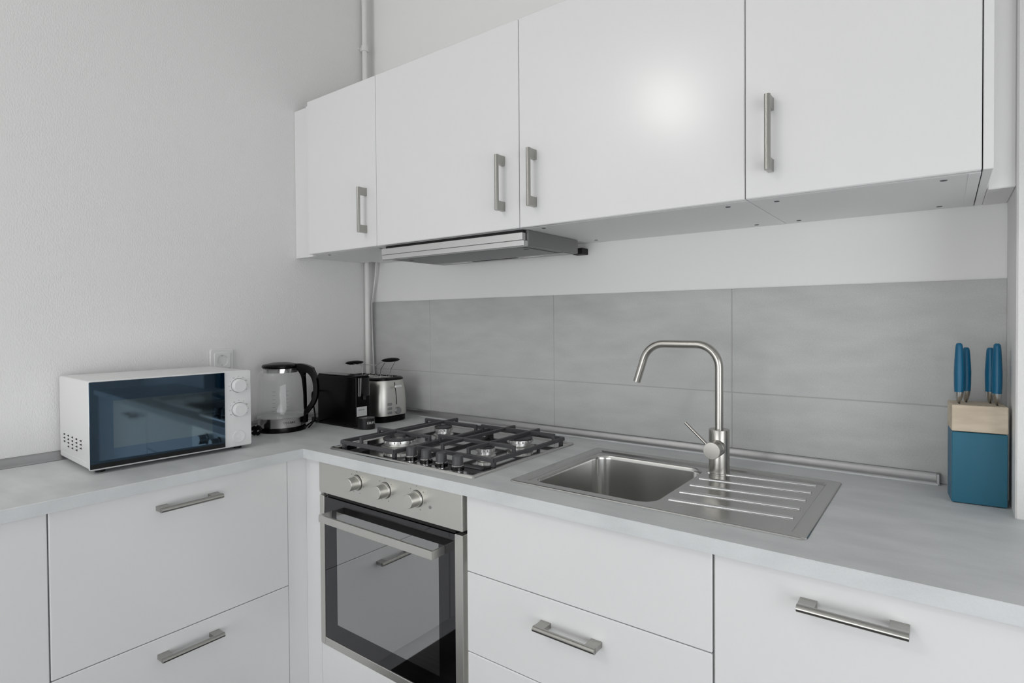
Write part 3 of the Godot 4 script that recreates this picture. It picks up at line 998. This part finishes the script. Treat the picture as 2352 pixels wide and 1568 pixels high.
# ---------------------------------------------------------------- microwave
func build_microwave() -> void:
	var w := 0.4135
	var y1 := 0.231
	# base point: front left lower corner; x to the right along the front, z out of the front
	var t := thing("microwave_oven", "white microwave oven with dark glass door and two dials", "microwave", Vector3(0.2885, 0.92, 1.1288), deg_to_rad(87.5))
	var st := S()
	T = Transform3D(Basis(Vector3.RIGHT, Vector3(0, 0, 1), Vector3(0, -1, 0)), Vector3.ZERO)
	# rounded outline in the front plane: swing the upright block onto its back
	T = Transform3D(Basis(Vector3(1, 0, 0), Vector3(0, 0, 1), Vector3(0, -1, 0)), Vector3(0, y1, 0))
	rblock(st, 0.0015, w - 0.0015, -0.279, -0.0125, 0.001, y1 - 0.001, 0.006, 0.003, 4)
	obj("housing", st, M.white_plastic, t)
	st = S()
	rblock(st, 0.0, w, -0.0115, 0.0, 0.0, y1, 0.0055, 0.0018, 4)
	obj("front_frame", st, M.white_plastic, t)
	T = Transform3D.IDENTITY
	# glass door
	var gx := 0.3335
	var d := box_part("door", t, M.mw_glass, 0.0008, gx, 0.0045, y1 - 0.0035, 0.0, 0.0032, 0.0006)
	st = S()
	bx(st, 0.052, gx - 0.036, 0.052, 0.176, 0.0031, 0.0034, 0.0)
	obj("viewing_window", st, M.mw_window, d)
	st = S()
	bx(st, 0.0012, gx - 0.0005, 0.0046, 0.0165, 0.0031, 0.0035, 0.0)
	obj("lower_band", st, M.black_gloss, d)
	# dials and door button
	for p in [[0.375, 0.186], [0.376, 0.1125]]:
		T = Transform3D(Basis(Vector3.RIGHT, Vector3(0, 0, 1), Vector3(0, -1, 0)), Vector3(p[0], p[1], 0.0))
		st = S()
		lathe(st, [Vector2(0.0205, -0.001), Vector2(0.0205, 0.012), Vector2(0.0195, 0.0145), Vector2(0.0175, 0.0152)], 0, 0, 36)
		var k := obj("dial", st, M.white_plastic, t)
		st = S()
		lathe(st, [Vector2(0.0218, -0.001), Vector2(0.0218, 0.0004)], 0, 0, 36)
		obj("dial_ring", st, M.grey_print, k)
		T = Transform3D.IDENTITY
		st = S()
		for j in 9:
			var a := deg_to_rad(210 - j * 30)
			var q := Vector2(p[0] + 0.0275 * cos(a), p[1] + 0.0275 * sin(a))
			var sz := 0.003 if j % 3 == 0 else 0.0011
			bx(st, q.x - sz, q.x + sz, q.y - 0.0007, q.y + 0.0007, -0.0003, 0.0002, 0.0)
		obj("dial_print", st, M.grey_print, t)
	T = Transform3D(Basis(Vector3.RIGHT, Vector3(0, 0, 1), Vector3(0, -1, 0)), Vector3(0.3745, 0.03, 0.0))
	st = S()
	lathe(st, [Vector2(0.0185, 0.0), Vector2(0.0185, 0.0006), Vector2(0.0178, 0.0016), Vector2(0.008, 0.0008)], 0, 0, 36)
	obj("door_button", st, M.white_plastic, t)
	T = Transform3D.IDENTITY
	# vent openings in the side facing the room
	var cols := [[-0.235, 0, 3], [-0.1965, 0, 4], [-0.158, 0, 4], [-0.1195, 0, 4], [-0.081, 0, 3]]
	for c in cols:
		for j in range(c[1], c[2]):
			st = S()
			var zc: float = c[0]
			var yc: float = 0.069 - j * 0.0099
			T = Transform3D.IDENTITY
			prism(st, [Vector2(zc - 0.0105, yc - 0.0012), Vector2(zc + 0.0095, yc - 0.0022), Vector2(zc + 0.0095, yc + 0.0034)], Vector3(0.0009, 0, 0), Vector3(0, 0, 1), Vector3.UP, Vector3(0.002, 0, 0))
			obj("vent_slot", st, M.black_matt, t)
	# stamped panel on the side
	st = S()
	bx(st, 0.0006, 0.0018, 0.012, 0.020, -0.262, -0.03, 0.0005)
	obj("side_rib", st, M.white_plastic, t)
	for x in [0.03, w - 0.03]:
		for z in [-0.25, -0.03]:
			st = S()
			lathe(st, [Vector2(0.011, -0.0098), Vector2(0.012, 0.0012)], x, z, 16)
			obj("foot", st, M.black_matt, t)

# ---------------------------------------------------------------- kettle
func build_kettle() -> void:
	var c := Vector3(0.1085, YC, 0.4995)
	# local x runs from spout to handle
	var t := thing("electric_kettle", "glass electric kettle with black handle and steel band", "kettle", c, deg_to_rad(36.0))
	var st := S()
	lathe(st, [Vector2(0.0835, 0.0), Vector2(0.0838, 0.004), Vector2(0.082, 0.0165)], 0, 0, 48)
	obj("power_base", st, M.black, t)
	st = S()
	lathe(st, [Vector2(0.0792, 0.0168), Vector2(0.0795, 0.045), Vector2(0.0802, 0.0488)], 0, 0, 48)
	obj("steel_band", st, M.steel, t)
	st = S()
	var outer := [Vector2(0.0808, 0.0489), Vector2(0.0818, 0.056), Vector2(0.0812, 0.085), Vector2(0.0795, 0.12), Vector2(0.0768, 0.155), Vector2(0.073, 0.185), Vector2(0.0672, 0.205), Vector2(0.0605, 0.2165)]
	lathe(st, outer, 0, 0, 48, false)
	lathe(st, [Vector2(0.001, 0.0495), Vector2(0.074, 0.0495), Vector2(0.078, 0.053), Vector2(0.0788, 0.06)], 0, 0, 48, false)
	# pouring lip
	T = Transform3D(Basis.IDENTITY, Vector3(0, 0, 0))
	face(st, [Vector3(-0.058, 0.2165, -0.014), Vector3(-0.058, 0.2165, 0.014), Vector3(-0.084, 0.2125, 0.0)], Vector3(-0.06, 0.25, 0))
	face(st, [Vector3(-0.066, 0.19, 0.0), Vector3(-0.058, 0.2165, -0.014), Vector3(-0.084, 0.2125, 0.0)], Vector3(-0.05, 0.2, 0))
	face(st, [Vector3(-0.066, 0.19, 0.0), Vector3(-0.058, 0.2165, 0.014), Vector3(-0.084, 0.2125, 0.0)], Vector3(-0.05, 0.2, 0))
	obj("glass_jug", st, M.glass, t)
	st = S()
	lathe(st, [Vector2(0.0585, 0.208), Vector2(0.0598, 0.2225)], 0, 0, 48, false)
	obj("neck_ring", st, M.chrome, t)
	st = S()
	lathe(st, [Vector2(0.0595, 0.223), Vector2(0.0632, 0.2275), Vector2(0.0632, 0.232), Vector2(0.059, 0.2365), Vector2(0.045, 0.239), Vector2(0.03, 0.2425), Vector2(0.01, 0.2435)], 0, 0, 48)
	obj("lid", st, M.black, t)
	# handle: a flat loop
	st = S()
	var out := smooth2([Vector2(0.05, 0.238), Vector2(0.075, 0.2385), Vector2(0.098, 0.233), Vector2(0.1175, 0.2235)])
	out += smooth2([Vector2(0.1195, 0.2165), Vector2(0.128, 0.197), Vector2(0.1335, 0.17), Vector2(0.1345, 0.14), Vector2(0.130, 0.112), Vector2(0.119, 0.088), Vector2(0.103, 0.067), Vector2(0.0935, 0.055)])
	out += [Vector2(0.0925, 0.026), Vector2(0.0845, 0.026), Vector2(0.0845, 0.06)]
	var inn := smooth2([Vector2(0.0905, 0.078), Vector2(0.104, 0.092), Vector2(0.1145, 0.113), Vector2(0.1195, 0.14), Vector2(0.1185, 0.168), Vector2(0.1115, 0.190), Vector2(0.1, 0.204), Vector2(0.0885, 0.2055)])
	var poly := []
	poly += out
	poly.append(Vector2(0.0862, 0.07))
	poly += inn
	poly += [Vector2(0.0865, 0.197), Vector2(0.0885, 0.16), Vector2(0.0895, 0.10), Vector2(0.0888, 0.0755), Vector2(0.0856, 0.0725)]
	poly += smooth2([Vector2(0.0845, 0.10), Vector2(0.084, 0.13), Vector2(0.0815, 0.16), Vector2(0.0775, 0.19), Vector2(0.069, 0.208), Vector2(0.055, 0.222)])
	prism(st, poly, Vector3(0, 0, -0.0105), Vector3.RIGHT, Vector3.UP, Vector3(0, 0, 0.021))
	obj("handle", st, M.black, t)
	# level marks printed on the glass
	st = S()
	for s in [0, 1]:
		for k in 6:
			var a := deg_to_rad(84.0 if s == 0 else 52.0)
			var yy := 0.078 + k * 0.0135
			var rr: float = lerpf(0.0814, 0.0775, (yy - 0.07) / 0.08)
			T = Transform3D(Basis(Vector3(sin(a), 0, -cos(a)), Vector3.UP, Vector3(cos(a), 0, sin(a))), Vector3(rr * cos(a), yy, rr * sin(a)))
			bx(st, -0.0045, 0.0045, -0.0004, 0.0004, -0.0003, 0.0003, 0.0)
	T = Transform3D.IDENTITY
	obj("level_marks", st, M.grey_print, t)
	# maker's name on the band, bent round it letter by letter
	letters(t, "COSORI", 0.0065, 0.0803, 0.034, deg_to_rad(47.0), deg_to_rad(5.2), M.black_matt, "brand_lettering")

# letters standing round a cylinder of radius r about the parent's y axis
func letters(parent: Node, text: String, size: float, r: float, y: float, mid: float, step: float, m: Material, called: String, centre := Vector3.ZERO) -> void:
	var st := S()
	var font := SystemFont.new()
	font.font_names = PackedStringArray(["Droid Sans"])
	for k in text.length():
		var tm := TextMesh.new()
		tm.text = text[k]
		tm.font = font
		tm.font_size = 32
		tm.pixel_size = size / 23.0
		tm.depth = 0.0006
		var a := mid - (k - (text.length() - 1) / 2.0) * step
		var out := Vector3(cos(a), 0, sin(a))
		var right := Vector3(sin(a), 0, -cos(a))
		st.append_from(tm, 0, Transform3D(Basis(right, Vector3.UP, out), centre + out * r + Vector3(0, y, 0)))
	var o := MeshInstance3D.new()
	o.mesh = st.commit()
	o.material_override = m
	o.name = called
	parent.add_child(o, true)

# ---------------------------------------------------------------- capsule coffee machine
func build_coffee_machine() -> void:
	var t := thing("coffee_machine", "small black capsule coffee machine between kettle and toaster", "coffee machine", Vector3(0.335, YC, 0.314))
	# local: front at x = 0, body reaching to -x, width along z
	var st := S()
	rblock(st, -0.236, -0.001, 0.004, 0.188, -0.031, 0.031, 0.004, 0.003, 4)
	obj("body", st, M.black, t)
	st = S()
	rblock(st, -0.235, -0.002, 0.1875, 0.192, -0.03, 0.03, 0.006, 0.0018, 4)
	obj("top_cover", st, M.black_gloss, t)
	st = S()
	# bulged glossy head front
	var prof := []
	for k in 13:
		var a := PI * k / 12.0
		prof.append(Vector2(0.0265 * cos(a) - 0.002, 0.014 * sin(a) - 0.002))
	prism(st, prof, Vector3(0, 0.118, 0), Vector3(0, 0, 1), Vector3.RIGHT, Vector3(0, 0.066, 0), true)
	obj("head", st, M.black_gloss, t)
	st = S()
	lathe(st, [Vector2(0.005, 0.104), Vector2(0.007, 0.118)], 0.004, -0.002, 16)
	obj("nozzle", st, M.black_matt, t)
	# cup stand with grille
	st = S()
	var d := []
	d.append(Vector2(-0.028, -0.028))
	for k in 17:
		var a := -PI / 2 + PI * k / 16.0
		d.append(Vector2(0.018 + 0.031 * cos(a), 0.0285 * sin(a)))
	d.append(Vector2(-0.028, 0.028))
	var dd := []
	for p in d:
		dd.append(Vector2(p.x, p.y))
	prism(st, dd, Vector3(0, 0.002, 0), Vector3.RIGHT, Vector3(0, 0, 1), Vector3(0, 0.037, 0), true)
	var tray := obj("drip_tray", st, mat(Color(0.2, 0.2, 0.205), 0.35, 0.7), t)
	st = S()
	for k in 13:
		var z := -0.024 + k * 0.004
		var reach := 0.018 + 0.029 * sqrt(maxf(0.0, 1.0 - pow(z / 0.0285, 2)))
		bx(st, -0.02, reach - 0.003, 0.0388, 0.0412, z - 0.0009, z + 0.0009, 0.0003)
	obj("grille", st, M.steel, tray)
	letters(tray, "KRUPS", 0.0085, 0.0312, 0.024, deg_to_rad(6.0), deg_to_rad(12.0), M.white_plastic, "brand_lettering", Vector3(0.018, 0, 0))
	# paper label
	var im := Image.create(160, 128, false, Image.FORMAT_RGB8)
	im.fill(Color(0.82, 0.82, 0.82))
	var rng := RandomNumberGenerator.new()
	rng.seed = 4
	for x in range(20, 118, 3):
		if rng.randf() > 0.35:
			im.fill_rect(Rect2i(x, 34, 2, 15), Color(0.25, 0.25, 0.25))
	im.fill_rect(Rect2i(40, 14, 60, 3), Color(0.6, 0.6, 0.6))
	for y in [60, 72, 84, 96, 108]:
		im.fill_rect(Rect2i(14, y, rng.randi_range(70, 125), 2), Color(0.68, 0.68, 0.68))
	var lm := mat(Color.WHITE, 0.6)
	lm.albedo_texture = ImageTexture.create_from_image(im)
	var q := QuadMesh.new()
	q.size = Vector2(0.045, 0.034)
	var o := MeshInstance3D.new()
	o.mesh = q
	o.material_override = lm
	o.name = "paper_label"
	t.add_child(o)
	o.transform = Transform3D(Basis(Vector3(0, 0, -1), Vector3.UP, Vector3.RIGHT), Vector3(-0.0005, 0.0615, 0.0065))
	# clear water tank at the back
	st = S()
	rblock(st, -0.285, -0.238, 0.02, 0.17, -0.026, 0.026, 0.012, 0.002, 4)
	obj("water_tank", st, M.glass, t)
	st = S()
	rblock(st, -0.285, -0.236, 0.0, 0.018, -0.03, 0.03, 0.01, 0.002, 4)
	bx(st, -0.236, -0.01, 0.0, 0.005, -0.028, 0.028, 0.001)
	obj("base", st, M.black_matt, t)

# ---------------------------------------------------------------- toaster
func build_toaster() -> void:
	var t := thing("toaster", "brushed steel two-slice toaster with bun rack on top", "toaster", Vector3(0.180, YC, 0.152))
	var hl := 0.1475   # half length along x
	var hw := 0.0755   # half width along z
	var st := S()
	rblock(st, -hl + 0.002, hl - 0.002, 0.0, 0.0245, -hw + 0.002, hw - 0.002, 0.05, 0.003, 8)
	obj("base", st, M.black, t)
	st = S()
	var l := [rrect(-hl, hl, -hw, hw, 0.045, 0.025, 8), rrect(-hl + 0.001, hl - 0.001, -hw + 0.001, hw - 0.001, 0.045, 0.08, 8), rrect(-hl + 0.005, hl - 0.005, -hw + 0.004, hw - 0.004, 0.045, 0.13, 8), rrect(-hl + 0.012, hl - 0.012, -hw + 0.009, hw - 0.009, 0.045, 0.162, 8)]
	for k in 3:
		band(st, l[k], l[k + 1], 1)
	obj("shell", st, M.steel_soft, t)
	st = S()
	var c := [rrect(-hl + 0.010, hl - 0.010, -hw + 0.007, hw - 0.007, 0.045, 0.160, 8), rrect(-hl + 0.010, hl - 0.010, -hw + 0.007, hw - 0.007, 0.045, 0.166, 8), rrect(-hl + 0.018, hl - 0.018, -hw + 0.014, hw - 0.014, 0.04, 0.1705, 8), rrect(-hl + 0.03, hl - 0.03, -hw + 0.024, hw - 0.024, 0.03, 0.171, 8), rrect(-hl + 0.032, hl - 0.032, -hw + 0.026, hw - 0.026, 0.03, 0.166, 8)]
	for k in 4:
		band(st, c[k], c[k + 1], k + 1)
	cap(st, c[4], true)
	obj("top_rim", st, M.black, t)
	st = S()
	for z in [-0.022, 0.022]:
		bx(st, -hl + 0.045, hl - 0.045, 0.1655, 0.1675, z - 0.013, z + 0.013, 0.0)
	obj("toast_slots", st, M.steel_soft, t)
	st = S()
	for x in [-0.055, -0.02, 0.015, 0.05, 0.085]:
		for z in [-0.022, 0.022]:
			tube(st, [Vector3(x, 0.164, z - 0.012), Vector3(x, 0.174, z - 0.012), Vector3(x, 0.174, z + 0.012), Vector3(x, 0.164, z + 0.012)], 0.0008, 6)
	obj("bread_guides", st, M.chrome, t)
	# lever end, facing the hob
	st = S()
	tube(st, [Vector3(hl - 0.0008, 0.066, -0.002), Vector3(hl - 0.001, 0.08, -0.002), Vector3(hl - 0.005, 0.13, 0.0), Vector3(hl - 0.0095, 0.152, 0.001)], 0.0016, 8)
	obj("lever_slot", st, M.black_matt, t)
	var e := hl - 0.004
	st = S()
	tube(st, [Vector3(e, 0.137, 0.0), Vector3(e + 0.016, 0.137, 0.0)], 0.003, 10)
	bx(st, e + 0.012, e + 0.021, 0.1325, 0.142, -0.017, 0.017, 0.003)
	obj("lever", st, M.white_plastic, t)
	for k in 3:
		st = S()
		T = Transform3D(Basis(Vector3(0, 0, 1), Vector3.RIGHT, Vector3.UP), Vector3(hl - 0.002, 0.07 - k * 0.0165, 0.032))
		rblock(st, -0.0105, 0.0105, 0.0, 0.004, -0.0048, 0.0048, 0.0046, 0.001, 5)
		T = Transform3D.IDENTITY
		obj("button", st, M.alu, t)
	st = S()
	T = Transform3D(Basis(Vector3(0, 0, 1), Vector3.RIGHT, Vector3.UP), Vector3(hl - 0.003, 0.042, -0.006))
	lathe(st, [Vector2(0.0135, 0.0), Vector2(0.0135, 0.009), Vector2(0.0125, 0.011)], 0, 0, 28)
	T = Transform3D.IDENTITY
	obj("browning_dial", st, M.alu, t)
	# bun rack
	var rk := Node3D.new()
	rk.name = "bun_rack"
	t.add_child(rk)
	for s in [[-0.108, 0.219], [0.118, 0.238]]:
		st = S()
		var n := 12
		var prev := []
		for k in 9:
			var u := -1.0 + 2.0 * k / 8.0
			var rr := sqrt(maxf(0.02, 1.0 - u * u))
			var loop := []
			for j in n:
				var a := TAU * j / n
				loop.append(Vector3(s[0] + 0.016 * rr * cos(a), s[1] + 0.0085 * rr * sin(a), u * 0.045))
			if k > 0:
				band(st, prev, loop, 1)
			prev = loop
		obj("grip", st, M.black, rk)
	st = S()
	for z in [-0.026, 0.026]:
		tube(st, [Vector3(-0.085, 0.165, z * 0.8), Vector3(-0.09, 0.195, z), Vector3(-0.108, 0.217, z)], 0.0011, 6)
		tube(st, [Vector3(0.078, 0.165, z * 0.8), Vector3(0.088, 0.2, z), Vector3(0.118, 0.236, z)], 0.0011, 6)
		tube(st, [Vector3(-0.108, 0.217, z * 0.6), Vector3(-0.075, 0.2135, z * 0.6), Vector3(0.05, 0.2135, z * 0.6), Vector3(0.075, 0.228, z * 0.6), Vector3(0.118, 0.236, z * 0.6)], 0.0011, 6)
	obj("wires", st, M.chrome, rk)

# ---------------------------------------------------------------- knife block
func build_knife_block() -> void:
	# front left foot at the origin, x along the front, z out
	var t := thing("knife_block", "teal knife block with pale wooden top", "knife block", Vector3(2.0634, YC, 0.1515), deg_to_rad(5.0))
	var w := 0.0925
	var dp := 0.078
	var st := S()
	T = Transform3D(Basis(Vector3(1, 0, 0), Vector3(0, 0, 1), Vector3(0, -1, 0)), Vector3(0, 0.1495, 0))
	rblock(st, 0.0, w, -0.009, 0.0, 0.0, 0.148, 0.003, 0.0015, 3)
	T = Transform3D.IDENTITY
	obj("front_plate", st, M.blue_panel, t)
	st = S()
	bx(st, 0.0005, w - 0.0005, 0.0, 0.15, -dp, -0.0095, 0.001)
	obj("body", st, M.blue, t)
	st = S()
	bx(st, 0.0, w + 0.0005, 0.151, 0.206, -dp, 0.0, 0.0012)
	obj("wooden_top", st, M.wood, t)
	# slots
	var spots := [[0.0152, -0.0303], [0.0308, -0.063], [0.072, -0.0655], [0.0787, -0.0315]]
	for p in spots:
		st = S()
		bx(st, p[0] - 0.0016, p[0] + 0.0016, 0.2058, 0.2063, p[1] - 0.012, p[1] + 0.012, 0.0)
		obj("slot", st, M.black_matt, t)
	var names := ["kitchen knife with teal handle, front left in the block beside the tiles", "kitchen knife with teal handle, rear one half hidden behind the knife on the tile side", "kitchen knife with teal handle, rear one half hidden behind the knife on the wall side", "kitchen knife with teal handle, front one beside the wall corner"]
	names[0] = "kitchen knife with teal handle, front one on the sink side"
	for k in 4:
		var p: Array = spots[k]
		var at: Vector3 = t.transform * Vector3(p[0], 0.2062, p[1])
		var kn := thing("kitchen_knife", names[k], "knife", at, deg_to_rad(5.0), "knives in the teal block")
		st = S()
		# steel bolster and teal handle, oval in section
		var prev := []
		var bol := [[0.0022, 0.0], [0.0045, 0.006], [0.0068, 0.014], [0.008, 0.024]]
		for b in bol:
			var loop := ring(0, 0, 1.0, b[1], 20)
			for j in loop.size():
				loop[j] = Vector3(loop[j].x * b[0], b[1], loop[j].z * b[0] * 1.35)
			if prev.size() > 0:
				band(st, prev, loop, 1)
			prev = loop
		obj("bolster", st, M.steel, kn)
		st = S()
		var sh: float = 1.0 if k == 0 or k == 3 else 0.92
		var hp := [[0.0081, 0.024], [0.0088, 0.04], [0.0091, 0.065], [0.0082, 0.09 * sh], [0.0071, 0.112 * sh], [0.0064, 0.121 * sh], [0.0055, 0.1255 * sh], [0.0035, 0.1278 * sh]]
		prev = []
		for b in hp:
			var loop := ring(0, 0, 1.0, b[1], 20)
			for j in loop.size():
				loop[j] = Vector3(loop[j].x * b[0], b[1], loop[j].z * b[0] * 1.35)
			if prev.size() > 0:
				band(st, prev, loop, 1)
			prev = loop
		cap(st, prev, true)
		obj("handle", st, M.blue, kn)

# ---------------------------------------------------------------- wall fittings
func build_wall_fittings() -> void:
	var t := thing("wall_socket", "white square wall socket above the microwave", "socket", Vector3(0.0, 1.166, 0.659))
	var B := Transform3D(Basis(Vector3(0, 0, -1), Vector3.RIGHT, Vector3(0, -1, 0)), Vector3.ZERO)
	var st := S()
	T = B
	rblock(st, -0.04, 0.04, 0.0002, 0.010, -0.04, 0.04, 0.008, 0.002, 4)
	obj("frame", st, M.white_plastic, t)
	st = S()
	var l := [rrect(-0.0275, 0.0275, -0.0275, 0.0275, 0.006, 0.0095, 6), rrect(-0.0275, 0.0275, -0.0275, 0.0275, 0.006, 0.0125, 6), rrect(-0.026, 0.026, -0.026, 0.026, 0.006, 0.0135, 6)]
	band(st, l[0], l[1], 1)
	band(st, l[1], l[2], 2)
	var rr := rrect(-0.0195, 0.0195, -0.0195, 0.0195, 0.0194, 0.0135, 6)
	var rb := rrect(-0.0185, 0.0185, -0.0185, 0.0185, 0.0184, 0.003, 6)
	band(st, l[2], rr, 3)
	band(st, rr, rb, 4)
	cap(st, rb, true)
	obj("cover", st, M.white_plastic, t)
	for x in [-0.0095, 0.0095]:
		st = S()
		lathe(st, [Vector2(0.0027, 0.003), Vector2(0.0027, 0.0036)], x, 0.0, 12)
		obj("hole", st, M.socket_hole, t)
	for z in [-0.0165, 0.0165]:
		st = S()
		bx(st, -0.0025, 0.0025, 0.004, 0.010, z - 0.002, z + 0.002, 0.0)
		obj("earth_clip", st, M.steel, t)
	T = Transform3D.IDENTITY
	# heating pipe in the corner
	t = thing("heating_pipe", "white painted pipe running up the corner behind the toaster", "pipe", Vector3(0.0205, 0, 0.043))
	st = S()
	tube(st, [Vector3(0, YC, 0), Vector3(0.0, RY, 0)], 0.0112, 18)
	obj("pipe", st, M.white_paint, t)
	st = S()
	tube(st, [Vector3(0, 2.462, 0), Vector3(0, 2.487, 0)], 0.015, 18)
	bx(st, -0.02, -0.011, 2.466, 2.483, -0.01, 0.01, 0.002)
	tube(st, [Vector3(-0.018, 2.4745, 0.009), Vector3(-0.018, 2.4745, 0.019)], 0.004, 10)
	obj("pipe_clamp", st, M.white_paint, t)
	# thin white cable beside it
	st = S()
	tube(st, [Vector3(0.044, 1.556, 0.012), Vector3(0.037, 1.5, 0.012), Vector3(0.024, 1.43, 0.013), Vector3(0.0145, 1.385, 0.016), Vector3(0.0165, 1.3, 0.017), Vector3(0.0215, 1.18, 0.017), Vector3(0.0265, 1.08, 0.017), Vector3(0.03, 0.94, 0.019)], 0.0032, 8)
	var o := obj("white_cable", st, M.white_paint)
	tag(o, "thin white cable hanging beside the corner pipe", "cable")

# ---------------------------------------------------------------- cables and plug
func build_cables() -> void:
	var t := thing("power_plug", "black power plug lying in front of the glass kettle", "plug", Vector3(0.142, YC, 0.612), deg_to_rad(-40))
	var st := S()
	T = Transform3D(Basis(Vector3(0, 0, 1), Vector3.RIGHT, Vector3.UP), Vector3(0, 0.0185, 0))
	lathe(st, [Vector2(0.008, -0.032), Vector2(0.012, -0.016), Vector2(0.0178, -0.008), Vector2(0.0182, 0.004), Vector2(0.0175, 0.006)], 0, 0, 24)
	obj("body", st, M.black, t)
	for x in [-0.0085, 0.0085]:
		st = S()
		lathe(st, [Vector2(0.0024, 0.005), Vector2(0.0024, 0.02), Vector2(0.0014, 0.0215)], x, 0.0, 10)
		obj("pin", st, M.steel, t)
	T = Transform3D.IDENTITY
	st = S()
	for s in [-1.0, 1.0]:
		bx(st, 0.0, 0.0072, 0.0185 + s * 0.0165 - 0.0016, 0.0185 + s * 0.0165 + 0.0016, -0.003, 0.003, 0.0)
	obj("earth_contact", st, M.steel, t)
	st = S()
	var pts := []
	for p in [[0.185, 0.006, 0.44], [0.17, 0.03, 0.405], [0.145, 0.062, 0.39], [0.125, 0.1, 0.385], [0.11, 0.118, 0.375], [0.095, 0.122, 0.36], [0.085, 0.122, 0.345]]:
		pts.append(Vector3(p[0], YC + p[1], p[2]))
	pts = smooth_path(pts, 5)
	tube(st, pts, 0.0028, 8)
	var o := obj("black_cable", st, M.black)
	tag(o, "black power cable looping behind the kettle handle", "cable")
	st = S()
	pts = []
	for p in [[0.17, 0.0035, 0.43], [0.165, 0.012, 0.41], [0.15, 0.016, 0.385], [0.13, 0.01, 0.36], [0.115, 0.0035, 0.35]]:
		pts.append(Vector3(p[0] - 0.02, YC + p[1], p[2]))
	pts = smooth_path(pts, 4)
	tube(st, pts, 0.003, 8)
	o = obj("black_cable", st, M.black)
	tag(o, "short black cable on the worktop between kettle and coffee machine", "cable")

func smooth2(p: Array) -> Array:
	var q := []
	for v in p:
		q.append(Vector3(v.x, v.y, 0))
	var o := []
	for v in smooth_path(q, 4):
		o.append(Vector2(v.x, v.y))
	return o

func smooth_path(p: Array, n: int) -> Array:
	var o := []
	for k in range(p.size() - 1):
		var a: Vector3 = p[maxi(k - 1, 0)]
		var b: Vector3 = p[k]
		var c: Vector3 = p[k + 1]
		var d: Vector3 = p[mini(k + 2, p.size() - 1)]
		for j in n:
			o.append(b.cubic_interpolate(c, a, d, float(j) / n))
	o.append(p[p.size() - 1])
	return o
